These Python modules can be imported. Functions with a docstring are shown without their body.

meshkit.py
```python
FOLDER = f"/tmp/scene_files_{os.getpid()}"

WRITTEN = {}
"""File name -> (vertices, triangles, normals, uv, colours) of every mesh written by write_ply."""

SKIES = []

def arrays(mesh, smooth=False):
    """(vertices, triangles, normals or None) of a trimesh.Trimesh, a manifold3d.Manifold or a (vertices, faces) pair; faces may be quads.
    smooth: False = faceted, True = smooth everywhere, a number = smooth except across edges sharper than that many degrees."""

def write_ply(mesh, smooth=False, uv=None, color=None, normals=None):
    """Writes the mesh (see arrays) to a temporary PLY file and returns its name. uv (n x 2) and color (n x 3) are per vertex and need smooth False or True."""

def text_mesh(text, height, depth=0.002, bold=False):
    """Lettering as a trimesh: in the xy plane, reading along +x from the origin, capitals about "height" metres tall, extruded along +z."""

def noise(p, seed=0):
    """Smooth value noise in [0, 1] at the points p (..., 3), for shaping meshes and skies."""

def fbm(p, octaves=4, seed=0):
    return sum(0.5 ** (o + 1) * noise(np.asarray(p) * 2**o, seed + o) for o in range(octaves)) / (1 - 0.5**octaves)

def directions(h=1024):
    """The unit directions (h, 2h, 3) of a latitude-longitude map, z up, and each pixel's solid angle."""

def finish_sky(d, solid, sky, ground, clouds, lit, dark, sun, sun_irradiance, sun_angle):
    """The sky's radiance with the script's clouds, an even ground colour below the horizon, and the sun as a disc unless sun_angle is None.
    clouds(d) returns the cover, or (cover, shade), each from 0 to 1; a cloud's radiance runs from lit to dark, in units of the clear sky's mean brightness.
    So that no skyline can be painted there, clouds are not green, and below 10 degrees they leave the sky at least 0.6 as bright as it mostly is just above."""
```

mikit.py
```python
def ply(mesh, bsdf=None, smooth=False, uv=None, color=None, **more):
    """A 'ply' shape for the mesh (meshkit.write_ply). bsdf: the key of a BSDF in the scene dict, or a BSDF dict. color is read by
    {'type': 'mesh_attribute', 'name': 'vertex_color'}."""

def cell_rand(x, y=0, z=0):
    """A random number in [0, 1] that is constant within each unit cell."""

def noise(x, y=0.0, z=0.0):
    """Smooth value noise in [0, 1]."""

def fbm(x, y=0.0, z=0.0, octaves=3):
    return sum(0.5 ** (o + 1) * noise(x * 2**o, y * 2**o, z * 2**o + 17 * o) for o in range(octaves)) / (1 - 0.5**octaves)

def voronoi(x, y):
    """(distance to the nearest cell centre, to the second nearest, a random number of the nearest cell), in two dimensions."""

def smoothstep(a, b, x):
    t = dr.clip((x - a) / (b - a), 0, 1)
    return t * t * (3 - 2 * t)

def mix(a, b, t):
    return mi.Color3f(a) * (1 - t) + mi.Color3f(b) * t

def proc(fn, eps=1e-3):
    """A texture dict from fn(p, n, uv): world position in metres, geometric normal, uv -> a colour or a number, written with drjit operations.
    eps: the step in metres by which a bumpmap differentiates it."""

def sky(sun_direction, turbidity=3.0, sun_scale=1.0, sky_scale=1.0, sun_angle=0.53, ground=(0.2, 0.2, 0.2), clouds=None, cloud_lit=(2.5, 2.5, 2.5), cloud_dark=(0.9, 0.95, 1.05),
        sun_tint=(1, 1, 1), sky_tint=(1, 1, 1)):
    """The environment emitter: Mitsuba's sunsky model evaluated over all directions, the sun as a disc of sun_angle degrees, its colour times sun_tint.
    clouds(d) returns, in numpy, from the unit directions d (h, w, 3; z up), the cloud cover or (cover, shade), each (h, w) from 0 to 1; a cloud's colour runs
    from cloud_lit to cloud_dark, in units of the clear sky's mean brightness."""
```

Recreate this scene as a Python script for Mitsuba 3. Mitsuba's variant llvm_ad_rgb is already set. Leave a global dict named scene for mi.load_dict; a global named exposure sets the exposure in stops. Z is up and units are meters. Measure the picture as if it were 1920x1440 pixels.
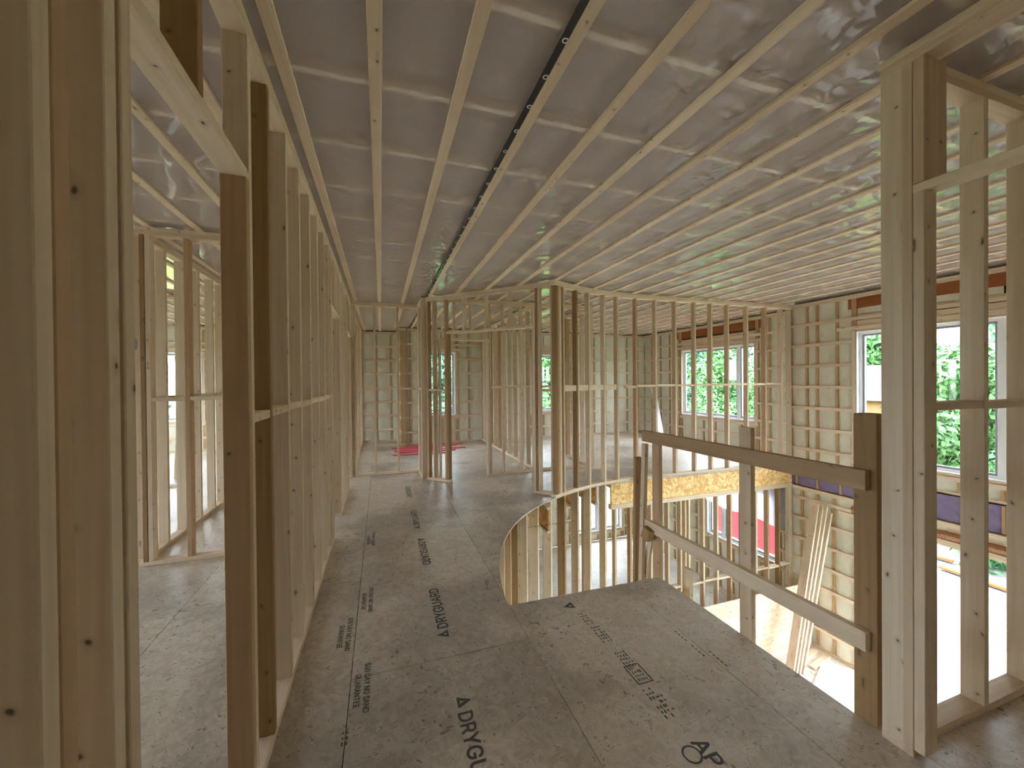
import math, random
import numpy as np, trimesh
import drjit as dr
import mitsuba as mi
import mikit, meshkit
from mikit import noise, fbm, voronoi, cell_rand, smoothstep, mix
from shapely.geometry import Polygon, box as sbox
from shapely.ops import unary_union

T = mi.ScalarTransform4f
rnd = random.Random(11)
scene, labels = {'type': 'scene'}, {}
exposure = 6.9

# ------------------------------------------------------------------ camera
YAW, PITCH, ROLL, FPX, CAMZ = 0.322265, -0.0065406, -0.0089229, 737.5, 1.69
fw = np.array([math.sin(YAW) * math.cos(PITCH), math.cos(YAW) * math.cos(PITCH), math.sin(PITCH)])
rt = np.array([math.cos(YAW), -math.sin(YAW), 0.0])
up = np.cross(rt, fw)
up2 = -rt * math.sin(ROLL) + up * math.cos(ROLL)
scene['camera'] = {'type': 'perspective', 'fov': 2 * math.degrees(math.atan(960 / FPX)), 'fov_axis': 'x', 'near_clip': 0.02, 'far_clip': 300.0,
                   'to_world': T().look_at(origin=[0, 0, CAMZ], target=[float(v) for v in (np.array([0, 0, CAMZ]) + fw)], up=[float(v) for v in up2])}

# ------------------------------------------------------------------ sky (bright overcast)
def clouds(d):
    f = meshkit.fbm(d * 3.0 + 5.0, 4, 3)
    return np.full(f.shape, 0.97), np.clip((f - 0.35) * 1.3, 0, 1) * 0.45
scene['sky'] = mikit.sky([0.55, -0.35, 0.75], turbidity=4.0, sun_scale=0.0, sky_scale=1.0, clouds=clouds, cloud_lit=(1.08, 1.24, 1.38), cloud_dark=(0.76, 0.88, 1.0),
                         ground=(0.25, 0.27, 0.2))

# ------------------------------------------------------------------ materials
def lin(r, g, b):
    return [((c / 255) / 12.92 if c / 255 <= 0.04045 else ((c / 255 + 0.055) / 1.055) ** 2.4) for c in (r, g, b)]

def matte(name, fn, rough=0.7, spec=0.3, **k):
    scene[name] = {'type': 'twosided', 'bsdf': {'type': 'principled', 'base_color': mikit.proc(fn) if callable(fn) else {'type': 'rgb', 'value': fn},
                                               'roughness': rough, 'specular': spec, **k}}

def knot(u, v):
    """distance to the one knot of a grid cell, kept away from the cell's border, and the cell's random number"""
    cx, cy = dr.floor(u), dr.floor(v)
    px, py = cx + 0.2 + 0.6 * cell_rand(cx, cy, 1), cy + 0.2 + 0.6 * cell_rand(cx, cy, 2)
    return dr.sqrt(dr.square(u - px) + dr.square(v - py)), cell_rand(cx, cy, 3)

def wood_fn(axis, light, dark, seed, knots=True):
    def fn(p, n, uv):
        x, y, z = p.x, p.y, p.z
        if axis == 'z':
            g, a, b = z, x, y
            ac = dr.select(dr.abs(n.x) > 0.6, y, x)
        elif axis == 'y':
            g, a, b = y, x, z
            ac = dr.select(dr.abs(n.z) > 0.6, x, z)
        else:
            g, a, b = x, y, z
            ac = dr.select(dr.abs(n.z) > 0.6, y, z)
        wob = 0.012 * noise(a * 6 + seed, b * 6, g * 2.0)
        grain = fbm((a + wob) * 70 + seed * 7, (b + wob) * 70, g * 1.6, 2)
        wide = noise(a * 14 + seed, b * 14, g * 0.7)
        v = dr.clip(0.15 + 0.55 * grain + 0.35 * (wide - 0.5), 0, 1)
        c = mix(light, dark, v)
        if knots:
            d1, r = knot(ac * 6.5 + seed * 3.1, g * 4.6 + seed * 1.7 + 0.3 * noise(ac * 20, g * 20))
            k = (1 - smoothstep(0.015, 0.026 + 0.03 * r, d1)) * dr.select(r > 0.35, 1.0, 0.0)
            halo = (1 - smoothstep(0.03, 0.13, d1)) * dr.select(r > 0.35, 0.35, 0.0)
            c = mix(c, mi.Color3f(dark) * 0.7, halo)
            c = mix(c, mi.Color3f(0.10, 0.05, 0.025), k * 0.85)
        return c
    return fn

WL, WD = lin(224, 209, 186), lin(190, 164, 134)
for i, (k, s) in enumerate([(1.0, 1.0), (0.93, 0.97), (0.86, 0.93), (0.72, 0.80)]):
    matte(f'wood_z{i}', wood_fn('z', [WL[0] * k, WL[1] * k * (s / 1.0), WL[2] * k * s * s], [WD[0] * k, WD[1] * k * s, WD[2] * k * s * s], i * 5.3 + 1))
for ax in 'xy':
    for i, (k, s) in enumerate([(1.08, 1.0), (0.98, 0.97)]):
        matte(f'wood_{ax}{i}', wood_fn(ax, [WL[0] * k, WL[1] * k * s, WL[2] * k * s * s], [WD[0] * k, WD[1] * k * s, WD[2] * k * s * s], i * 3.7 + (2 if ax == 'x' else 9)))
BL, BD = lin(166, 134, 94), lin(124, 94, 60)
matte('wood_brown_z', wood_fn('z', BL, BD, 21.0))
matte('wood_brown_y', wood_fn('y', lin(176, 146, 112), lin(142, 112, 82), 23.0))
matte('wood_chord', wood_fn('x', lin(252, 243, 226), lin(244, 230, 208), 51.0, False))
matte('lvl_brown', wood_fn('y', lin(158, 96, 52), lin(112, 62, 32), 31.0, False))
matte('stud_dirty', wood_fn('z', lin(196, 166, 126), lin(156, 122, 84), 41.0))

def osb_fn(base, flake, dark, contrast, dirt, fs=22):
    def fn(p, n, uv):
        up_ = dr.abs(n.z) > 0.6
        x = p.x
        y = dr.select(up_, p.y, dr.select(dr.abs(n.y) > 0.6, p.z, p.z))
        x = dr.select(dr.abs(n.x) > 0.6, p.y, x)
        out = mi.Float(0)
        wx, wy = x * fs + 1.1 * noise(x * fs * 0.9, y * fs * 0.9 + 5), y * fs + 1.1 * noise(x * fs * 0.9 + 31, y * fs * 0.9)
        w = cell_rand(dr.floor(wx + 0.5 * wy), dr.floor(wy - 0.4 * wx))
        a = w * 3.14159
        ca, sa = dr.cos(a), dr.sin(a)
        u_, v_ = x * ca + y * sa, -x * sa + y * ca
        f = noise(u_ * 16 + w * 50, v_ * 75 + w * 31)
        f2 = noise(x * 140, y * 140)
        t = dr.clip(0.5 + (f - 0.5) * contrast + (w - 0.5) * contrast * 0.6, 0, 1)
        c = mix(base, flake, t)
        c = mix(c, mi.Color3f(dark), smoothstep(0.80, 0.95, f * 0.75 + f2 * 0.35) * 0.7)
        if dirt:
            d = fbm(x * 1.3 + 4, y * 1.3 + 7, 0.0, 4)
            c = c * (1.08 - dirt * smoothstep(0.42, 0.75, d))
            sm = noise(x * 5 + 13, y * 1.6)
            sp = noise(x * 38 + 5, y * 38 + 2)
            c = mix(c, mi.Color3f(dark) * 0.8, smoothstep(0.82, 0.93, sp) * smoothstep(0.45, 0.8, sm) * 0.75)
        return c
    return fn

matte('osb_floor', osb_fn(lin(184, 172, 156), lin(208, 198, 184), lin(128, 114, 98), 0.8, 0.34), 0.42, 0.45)
matte('osb_floor_b', osb_fn(lin(176, 164, 148), lin(202, 192, 177), lin(122, 108, 92), 0.8, 0.34), 0.42, 0.45)
matte('osb_lower', osb_fn(lin(205, 198, 186), lin(228, 222, 212), lin(140, 124, 106), 1.0, 0.3), 0.5, 0.5)
matte('osb_rim', osb_fn(lin(206, 158, 92), lin(240, 208, 150), lin(150, 96, 42), 2.0, 0.0, 15), 0.7, 0.3)
def ply_fn(p, n, uv):
    g = fbm(p.x * 3, p.z * 40, p.y * 3, 3)
    d1, r = knot(p.x * 5, p.z * 7 + 3)
    c = mix(lin(232, 210, 184), lin(206, 166, 130), g)
    return mix(c, mi.Color3f(0.12, 0.07, 0.04), (1 - smoothstep(0.04, 0.08, d1)) * dr.select(r > 0.5, 0.8, 0.0))
matte('plywood', ply_fn, 0.5, 0.4)

def foam_fn(c0, c1, stain):
    def fn(p, n, uv):
        s = fbm(p.x * 9, p.y * 9, p.z * 7, 3)
        f = noise(p.x * 60, p.y * 60, p.z * 60)
        c = mix(c0, c1, dr.clip(0.7 * s + 0.3 * f, 0, 1))
        return mix(c, mi.Color3f(stain), smoothstep(0.62, 0.85, fbm(p.x * 4 + 3, p.y * 4, p.z * 3, 3)) * 0.5)
    return fn
matte('foam', foam_fn(lin(220, 217, 200), lin(202, 196, 174), lin(178, 156, 122)), 0.85, 0.2)
matte('foam_purple', foam_fn(lin(150, 136, 166), lin(112, 98, 134), lin(196, 182, 190)), 0.85, 0.2)
matte('foam_white', foam_fn(lin(228, 228, 218), lin(212, 210, 198), lin(196, 186, 164)), 0.35, 0.6)
matte('insulation', foam_fn(lin(204, 190, 182), lin(188, 174, 166), lin(170, 156, 148)), 0.95, 0.1)
matte('sheathing', lin(150, 140, 125), 0.8, 0.2)
matte('white_vinyl', lin(236, 238, 240), 0.35, 0.5)
matte('grey_vinyl', lin(150, 152, 160), 0.4, 0.5)
matte('black_membrane', lin(20, 20, 30), 0.3, 0.5)
matte('white_ink', lin(210, 212, 216), 0.6, 0.3)
matte('black_ink', lin(84, 80, 76), 0.7, 0.3)
matte('poly_sheet', lin(226, 228, 242), 0.35, 0.5)
matte('red_paint', lin(214, 74, 84), 0.45, 0.4)
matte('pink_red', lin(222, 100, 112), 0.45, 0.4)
matte('white_siding', lin(225, 226, 226), 0.6, 0.3)
matte('roof_grey', lin(84, 86, 92), 0.8, 0.2)
matte('brick_tan', lin(176, 130, 96), 0.9, 0.2)
matte('dark_glass', lin(50, 60, 66), 0.1, 0.6)
matte('wire_black', lin(30, 30, 30), 0.5, 0.3)
matte('bark', lin(92, 76, 60), 0.9, 0.1)
matte('grey_bag', lin(170, 172, 172), 0.3, 0.6)
def ground_fn(p, n, uv):
    f = fbm(p.x * 1.2, p.y * 1.2, 0.0, 4)
    g = noise(p.x * 30, p.y * 30)
    c = mix(lin(150, 146, 140), lin(96, 92, 86), f * 0.7 + g * 0.3)
    grass = smoothstep(18.5, 21.0, p.x + 2 * fbm(p.x * 0.5, p.y * 0.5, 3.0, 2)) + smoothstep(17.0, 20.0, dr.abs(p.y))
    return mix(c, lin(110, 140, 62), dr.clip(grass, 0, 1))
matte('gravel', ground_fn, 0.95, 0.1)
for nm, c, tr in (('leaf_a', lin(92, 136, 80), None), ('leaf_b', lin(74, 120, 78), None), ('leaf_c', lin(88, 124, 98), None)):
    def leaf_fn(p, n, uv, c=c):
        return mi.Color3f(c) * (0.65 + 0.75 * noise(p.x * 5, p.y * 5, p.z * 5))
    scene[nm] = {'type': 'twosided', 'bsdf': {'type': 'principled', 'base_color': mikit.proc(leaf_fn), 'roughness': 0.6, 'specular': 0.3}}
scene['glass'] = {'type': 'thindielectric', 'int_ior': 1.5}
def film_fn(p, n, uv):
    return mix(lin(222, 214, 210), lin(205, 196, 191), fbm(p.x * 2, p.y * 2, 0.0, 3))
scene['film'] = {'type': 'blendbsdf', 'weight': 0.2, 'a': {'type': 'thindielectric', 'int_ior': 1.6},
                 'b': {'type': 'twosided', 'bsdf': {'type': 'principled', 'base_color': mikit.proc(film_fn), 'roughness': 0.10, 'specular': 0.9}}}

# ------------------------------------------------------------------ helpers
used = {}
def numbered(name):
    k = used.get(name, 0)
    used[name] = k + 1
    return name if k == 0 else f'{name}_{k:03d}'

def obj(name, mesh, mat, parent=None, smooth=False, label=None):
    key = numbered(f'{parent}__{name}' if parent else name)
    scene[key] = mesh if isinstance(mesh, dict) else mikit.ply(mesh, mat, smooth)
    if isinstance(mesh, dict) and mat is not None:
        scene[key] = {**mesh, 'bsdf': {'type': 'ref', 'id': mat}}
    if label:
        labels[key] = {'label': label}
    return key

def struct(name, label):
    labels[name] = {'label': label, 'kind': 'structure'}
    return name

def thing(name, label, cat, group=None):
    key = numbered(name)
    labels[key] = {'label': label, 'category': cat}
    if group:
        labels[key]['group'] = group
    return key

def tag(key, label, cat, group=None):
    labels[key] = {'label': label, 'category': cat}
    if group:
        labels[key]['group'] = group

OCT = np.array([[-1, -1], [1, -1], [1, 1], [-1, 1]], float)
def bar(a, b, u, v, bev=0.0025):
    """eased-edge board: axis a->b, half-size vectors u and v"""
    a, b, u, v = (np.asarray(q, float) for q in (a, b, u, v))
    lu, lv = np.linalg.norm(u), np.linalg.norm(v)
    bev = min(bev, lu * 0.4, lv * 0.4)
    cu, cv = 1 - bev / lu, 1 - bev / lv
    ring = [(-cu, -1), (cu, -1), (1, -cv), (1, cv), (cu, 1), (-cu, 1), (-1, cv), (-1, -cv)]
    if np.dot(np.cross(u, v), b - a) < 0:
        ring = ring[::-1]
    vs = [a + x * u + y * v for x, y in ring] + [b + x * u + y * v for x, y in ring]
    fs = []
    for i in range(8):
        j = (i + 1) % 8
        fs += [[i, j, 8 + j], [i, 8 + j, 8 + i]]
    for i in range(1, 7):
        fs += [[0, i + 1, i], [8, 8 + i, 8 + i + 1]]
    return trimesh.Trimesh(np.array(vs), np.array(fs), process=False)

def boxm(x0, x1, y0, y1, z0, z1, bev=0.0025):
    d = (abs(x1 - x0), abs(y1 - y0), abs(z1 - z0))
    c = np.array([(x0 + x1) / 2, (y0 + y1) / 2, (z0 + z1) / 2])
    k = int(np.argmax(d))
    e = np.eye(3)
    h = [di / 2 for di in d]
    i, j = [q for q in range(3) if q != k]
    return bar(c - e[k] * h[k], c + e[k] * h[k], e[i] * h[i], e[j] * h[j], bev)

def pick(direction, brown=0.0):
    ax = 'xyz'[int(np.argmax(np.abs(direction)))]
    if ax == 'z':
        return 'wood_brown_z' if rnd.random() < brown else rnd.choice(['wood_z0', 'wood_z0', 'wood_z1', 'wood_z1', 'wood_z2', 'wood_z3'])
    return f'wood_{ax}{rnd.randrange(2)}'

def lum(parent, name, x0, x1, y0, y1, z0, z1, mat=None, label=None, brown=0.0):
    d = (abs(x1 - x0), abs(y1 - y0), abs(z1 - z0))
    return obj(name, boxm(x0, x1, y0, y1, z0, z1), mat or pick(d, brown), parent, label=label)

class Frame:
    """local frame along a stud wall: s along, n across, z up"""
    def __init__(self, parent, p0, p1, side=1):
        self.k = parent
        self.p0 = np.array([p0[0], p0[1], 0.0])
        d = np.array([p1[0] - p0[0], p1[1] - p0[1], 0.0])
        self.L = float(np.linalg.norm(d))
        self.t = d / self.L
        self.n = np.array([-self.t[1], self.t[0], 0.0]) * side
    def pt(self, s, n, z):
        return self.p0 + self.t * s + self.n * n + np.array([0, 0, z])
    def put(self, name, s0, s1, n0, n1, z0, z1, mat=None, label=None, brown=0.0, bev=0.0025):
        ds, dn, dz = s1 - s0, n1 - n0, z1 - z0
        c = self.pt((s0 + s1) / 2, (n0 + n1) / 2, (z0 + z1) / 2)
        Z = np.array([0, 0, 1.0])
        ax = [(ds, self.t), (dn, self.n), (dz, Z)]
        k = int(np.argmax([abs(ds), abs(dn), abs(dz)]))
        o = [q for i, q in enumerate(ax) if i != k]
        m = bar(c - ax[k][1] * ax[k][0] / 2, c + ax[k][1] * ax[k][0] / 2, o[0][1] * o[0][0] / 2, o[1][1] * o[1][0] / 2, bev)
        return obj(name, m, mat or pick(ax[k][1], brown), self.k, label=label)

S, D, TOP = 0.038, 0.089, 3.160

def stud_wall(parent, p0, p1, studs, side=1, z0=0.0, top=TOP, bottom=None, blocks=(), tops=2, brown=0.06, depth=D, top_span=None):
    """studs: list of s or (s, z_from, z_to) of the stud's near face"""
    f = Frame(parent, p0, p1, side)
    a, b = top_span or (0, f.L)
    for i in range(tops):
        f.put('top_plate', a, b, 0, depth, top - S * (i + 1), top - S * i - 0.0006)
    for (a, b) in (bottom if bottom is not None else [(0, f.L)]):
        f.put('bottom_plate', a, b, 0, depth, z0, z0 + S)
    zt = top - S * tops
    for q in studs:
        s, za, zb = q if isinstance(q, tuple) else (q, z0 + S, zt)
        j = rnd.uniform(-0.003, 0.003)
        f.put('stud', s + 0.0004, s + S - 0.0004, j * 0.6, depth + j * 0.6, za, zb, brown=brown)
    for (a, b, z) in blocks:
        f.put('blocking', a, b, 0.002, depth - 0.002, z, z + S)
    return f

# ================================================================== FLOOR
struct('floor', 'upstairs subfloor of weathered tongue and groove strand board sheets around the stair opening')
curve = [(0.905, 2.82), (0.915, 2.95), (0.965, 3.25), (1.042, 3.533), (1.125, 3.76), (1.234, 3.995), (1.40, 4.28), (1.567, 4.50), (1.78, 4.713), (2.01, 4.92), (2.28, 5.12),
         (2.55, 5.30), (2.865, 5.443), (3.15, 5.51), (3.48, 5.60), (3.75, 5.65), (3.95, 5.66)]
cx, cy = np.array(curve).T
tt = np.linspace(0, 1, len(curve))
pf = [np.polyfit(tt, cx, 5), np.polyfit(tt, cy, 5)]
fine = np.linspace(0.0, 1, 60)
curve_f = [(float(np.polyval(pf[0], q)), float(np.polyval(pf[1], q))) for q in fine]
curve_f[0] = (0.905, 2.82)
void = Polygon(curve_f + [(7.9, 5.66), (7.9, 1.215), (2.255, 1.215), (2.255, 2.80)])
house_fp = unary_union([sbox(-6.5, -3.0, 0.72, 12.0), sbox(0.4, -3.0, 7.78, 11.1), sbox(7.7, 5.7, 8.28, 11.0)])
outline = house_fp.difference(void)
cells = []
for (xa, xb) in [(-6.5, -5.2), (-5.2, -3.98), (-3.98, -2.71), (-2.71, -1.44), (-1.44, -0.178), (-0.178, 0.905)]:
    off = {-6.5: 0, -5.2: 1.2, -3.98: 0.2, -2.71: 1.1, -1.44: 0.75, -0.178: 0.0}[xa]
    y = -3.0 - 2.44 + off + (0.53 if xa == -0.178 else 0)
    ys = [-3.0]
    base = {-0.178: 2.41, -1.44: 3.60, -2.71: 1.9, -3.98: 2.9, -5.2: 2.2, -6.5: 3.1}[xa]
    ys = sorted({round(base + 2.44 * k, 3) for k in range(-3, 5)})
    ys = [-3.0] + [q for q in ys if -3.0 < q < 11.9] + [12.0]
    cells += [(xa, xb, ys[i], ys[i + 1]) for i in range(len(ys) - 1)]
for (xa, xb, lst) in [(0.905, 1.893, [-3, -0.1, 2.84]), (1.893, 2.30, [-3, 0.6, 2.84]), (2.30, 4.3, [-3, 1.25]), (4.3, 7.8, [-3, 1.25])]:
    cells += [(xa, xb, lst[i], lst[i + 1]) for i in range(len(lst) - 1)]
ys = [2.84, 3.60, 4.62, 5.64, 6.66, 7.68, 8.70, 9.72, 10.74, 12.0]
for i in range(len(ys) - 1):
    xs = [0.905] + [q for q in ([2.42, 4.86, 7.3] if i % 2 else [3.2, 5.64]) if q < 8.0] + [8.3]
    cells += [(xs[j], xs[j + 1], ys[i], ys[i + 1]) for j in range(len(xs) - 1)]
for (xa, xb, ya, yb) in cells:
    g = sbox(xa, ya, xb, yb).intersection(outline).buffer(-0.0018, join_style=2)
    for q in (g.geoms if hasattr(g, 'geoms') else [g]):
        if q.is_empty or q.area < 0.01 or q.geom_type != 'Polygon':
            continue
        m = trimesh.creation.extrude_polygon(q, 0.0180, engine='earcut')
        m.apply_translation([0, 0, -0.018 + rnd.uniform(-0.0006, 0.0)])
        obj('sheet', m, rnd.choice(['osb_floor', 'osb_floor', 'osb_floor_b']), 'floor')
under = trimesh.creation.extrude_polygon(outline.buffer(-0.012), 0.006, engine='earcut')  # added black sheet below the boards, blocks light so the seams stay dark
under.apply_translation([0, 0, -0.0252])
obj('light_block', under, 'wire_black', 'floor')
# joists and rims under the sheets
m = boxm(3.62, 7.78, 5.68, 5.712, -0.385, -0.020)
obj('rim_board', m, 'osb_rim', 'floor', label='golden strand board rim under the floor edge')
def ijoist(x, ya, yb):
    k = obj('joist', boxm(x - 0.0048, x + 0.0048, ya, yb, -0.352, -0.055), 'osb_rim', 'floor')
    for z0 in (-0.380, -0.057):
        obj('flange', boxm(x - 0.03, x + 0.03, ya, yb, z0, z0 + 0.037), rnd.choice(['wood_y0', 'wood_y1']), k)
for i, x in enumerate([1.35, 1.75, 2.15, 2.56, 2.97, 3.38, 4.2, 5.0, 5.8, 6.6, 7.4]):
    ijoist(x, 5.75 if x > 2.3 else 4.9 if x > 1.9 else 4.75, 10.9)
for i, x in enumerate([-6.2 + 0.406 * k for k in range(18)]):
    ijoist(x, -2.9, 11.0)
for i, x in enumerate([1.0, 1.4, 1.8, 2.18]):
    ijoist(x, -2.9, 2.74)
obj('edge_board', boxm(2.215, 2.253, 1.3, 2.80, -0.385, -0.020), 'wood_y1', 'floor')
obj('edge_board', boxm(0.93, 2.21, 2.765, 2.80, -0.385, -0.020), 'wood_x1', 'floor')
# printed marks on the sheets
def flat_text(txt, h, x, y, rot, mat='black_ink', z=0.0003, label=None, bold=True):
    m = meshkit.text_mesh(txt, h, 0.0004, bold)
    c, s = math.cos(rot), math.sin(rot)
    R = np.eye(4); R[:2, :2] = [[c, -s], [s, c]]; R[:3, 3] = [x, y, z]
    m.apply_transform(R)
    return obj('print', m, mat, 'floor', label=label)
def tri(x, y, s, rot):
    pts = np.array([[0, s], [-s * 0.75, -s * 0.5], [s * 0.75, -s * 0.5]])
    c, q = math.cos(rot), math.sin(rot)
    pts = pts @ np.array([[c, q], [-q, c]]) + [x, y]
    hole = np.array([[0, s * 0.25], [-s * 0.22, -s * 0.25], [s * 0.22, -s * 0.25]]) @ np.array([[c, q], [-q, c]]) + [x, y]
    m = trimesh.creation.extrude_polygon(Polygon(pts, [hole]), 0.0004, engine='earcut')
    m.apply_translation([0, 0, 0.0003])
    obj('print', m, 'black_ink', 'floor')
R_ = -math.pi / 2
for (y, d) in [(1.99, 1), (2.70, -1), (4.25, 1), (4.75, -1), (6.5, 1)]:
    tri(0.39, y + 0.06 * d, 0.05, R_ if d > 0 else -R_)
    flat_text('DRYGUARD', 0.072, 0.355 if d > 0 else 0.425, y if d > 0 else y, R_ if d > 0 else -R_, label='printed black lettering')
for y in (2.52, 3.45, 4.7):
    flat_text('500 DAY NO SAND', 0.030, -0.105, y, R_)
    flat_text('GUARANTEE', 0.030, -0.155, y - 0.08, R_)
flat_text('500 DAY NO SAND', 0.030, -0.235, 3.05, R_)
flat_text('GUARANTEE', 0.030, -0.285, 2.97, R_)
flat_text('APA', 0.075, 1.352, 1.475, R_)
ring = Polygon([(math.cos(a) * 0.045, math.sin(a) * 0.045) for a in np.linspace(0, 2 * math.pi, 25)[:-1]], [[(math.cos(a) * 0.036, math.sin(a) * 0.036) for a in np.linspace(0, 2 * math.pi, 25)[:-1]]])
m = trimesh.creation.extrude_polygon(ring, 0.0004, engine='earcut'); m.apply_translation([1.315, 1.42, 0.0003]); obj('print', m, 'black_ink', 'floor')
tri(1.33, 2.66, 0.055, -R_)
def dashes(x, y0, n, rows, w=0.012):
    parts = []
    for i in range(n):
        for r in range(rows):
            l = rnd.uniform(0.010, 0.022)
            if rnd.random() < 0.85:
                parts.append(trimesh.creation.box([w * 0.75, l, 0.0004], T_(x + r * w * 1.6, y0 - i * 0.03, 0.0005)))
    if parts:
        obj('print', trimesh.util.concatenate(parts), 'black_ink', 'floor')
def T_(x, y, z):
    m = np.eye(4); m[:3, 3] = [x, y, z]; return m
dashes(1.345, 2.54, 5, 3)
dashes(1.35, 2.37, 6, 4)
dashes(1.36, 2.10, 5, 4)
dashes(1.34, 1.80, 7, 3)
dashes(1.39, 1.74, 5, 2)
frame_ = Polygon([(1.34, 1.84), (1.44, 1.84), (1.44, 1.99), (1.34, 1.99)], [[(1.347, 1.847), (1.433, 1.847), (1.433, 1.983), (1.347, 1.983)]])
m = trimesh.creation.extrude_polygon(frame_, 0.0004, engine='earcut'); m.apply_translation([0, 0, 0.0003]); obj('print', m, 'black_ink', 'floor')
dashes(1.365, 1.96, 4, 4, 0.010)
dashes(1.86, 2.15, 9, 1); dashes(1.92, 1.95, 6, 1); dashes(-0.19, 2.05, 3, 2); dashes(-0.20, 1.75, 2, 2)
for (x0, y0) in [(1.6, 4.25), (1.35, 5.2)]:
    parts = [trimesh.creation.box([rnd.uniform(0.01, 0.03), 0.02, 0.0004], T_(x0 + 0.045 * i, y0, 0.0005)) for i in range(14)]
    obj('print', trimesh.util.concatenate(parts), 'black_ink', 'floor')

# ================================================================== CEILING
struct('ceiling', 'ceiling of wooden strapping over clear plastic vapour barrier below the roof trusses')
sx = -0.414 + 0.4085 * np.arange(-14, 21)
for x in sx:
    if x < -6.4 or x > 8.2:
        continue
    yb = 11.95 if x < 0.4 else 11.05
    j1 = rnd.uniform(3.6, 5.3)
    cuts = [-2.95, j1, j1 + 3.6, yb] if x < 7.75 else [5.8, 9.2, 10.9]
    for a, b in zip(cuts[:-1], cuts[1:]):
        if b - a > 0.1:
            o = rnd.uniform(-0.004, 0.004)
            lum('ceiling', 'strap', x - 0.0305 + o, x + 0.0305 + o, a + 0.001, b - 0.001, TOP, TOP + 0.019)
for i in range(-9, 17):
    y = 2.10 + 0.585 * i
    if -2.9 < y < 11.9:
        lum('ceiling', 'truss_chord', -6.45, (7.75 if y < 5.8 else 8.25) if y < 11 else 0.4, y - 0.019, y + 0.019, TOP + 0.0265, TOP + 0.115, 'wood_chord')
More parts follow.
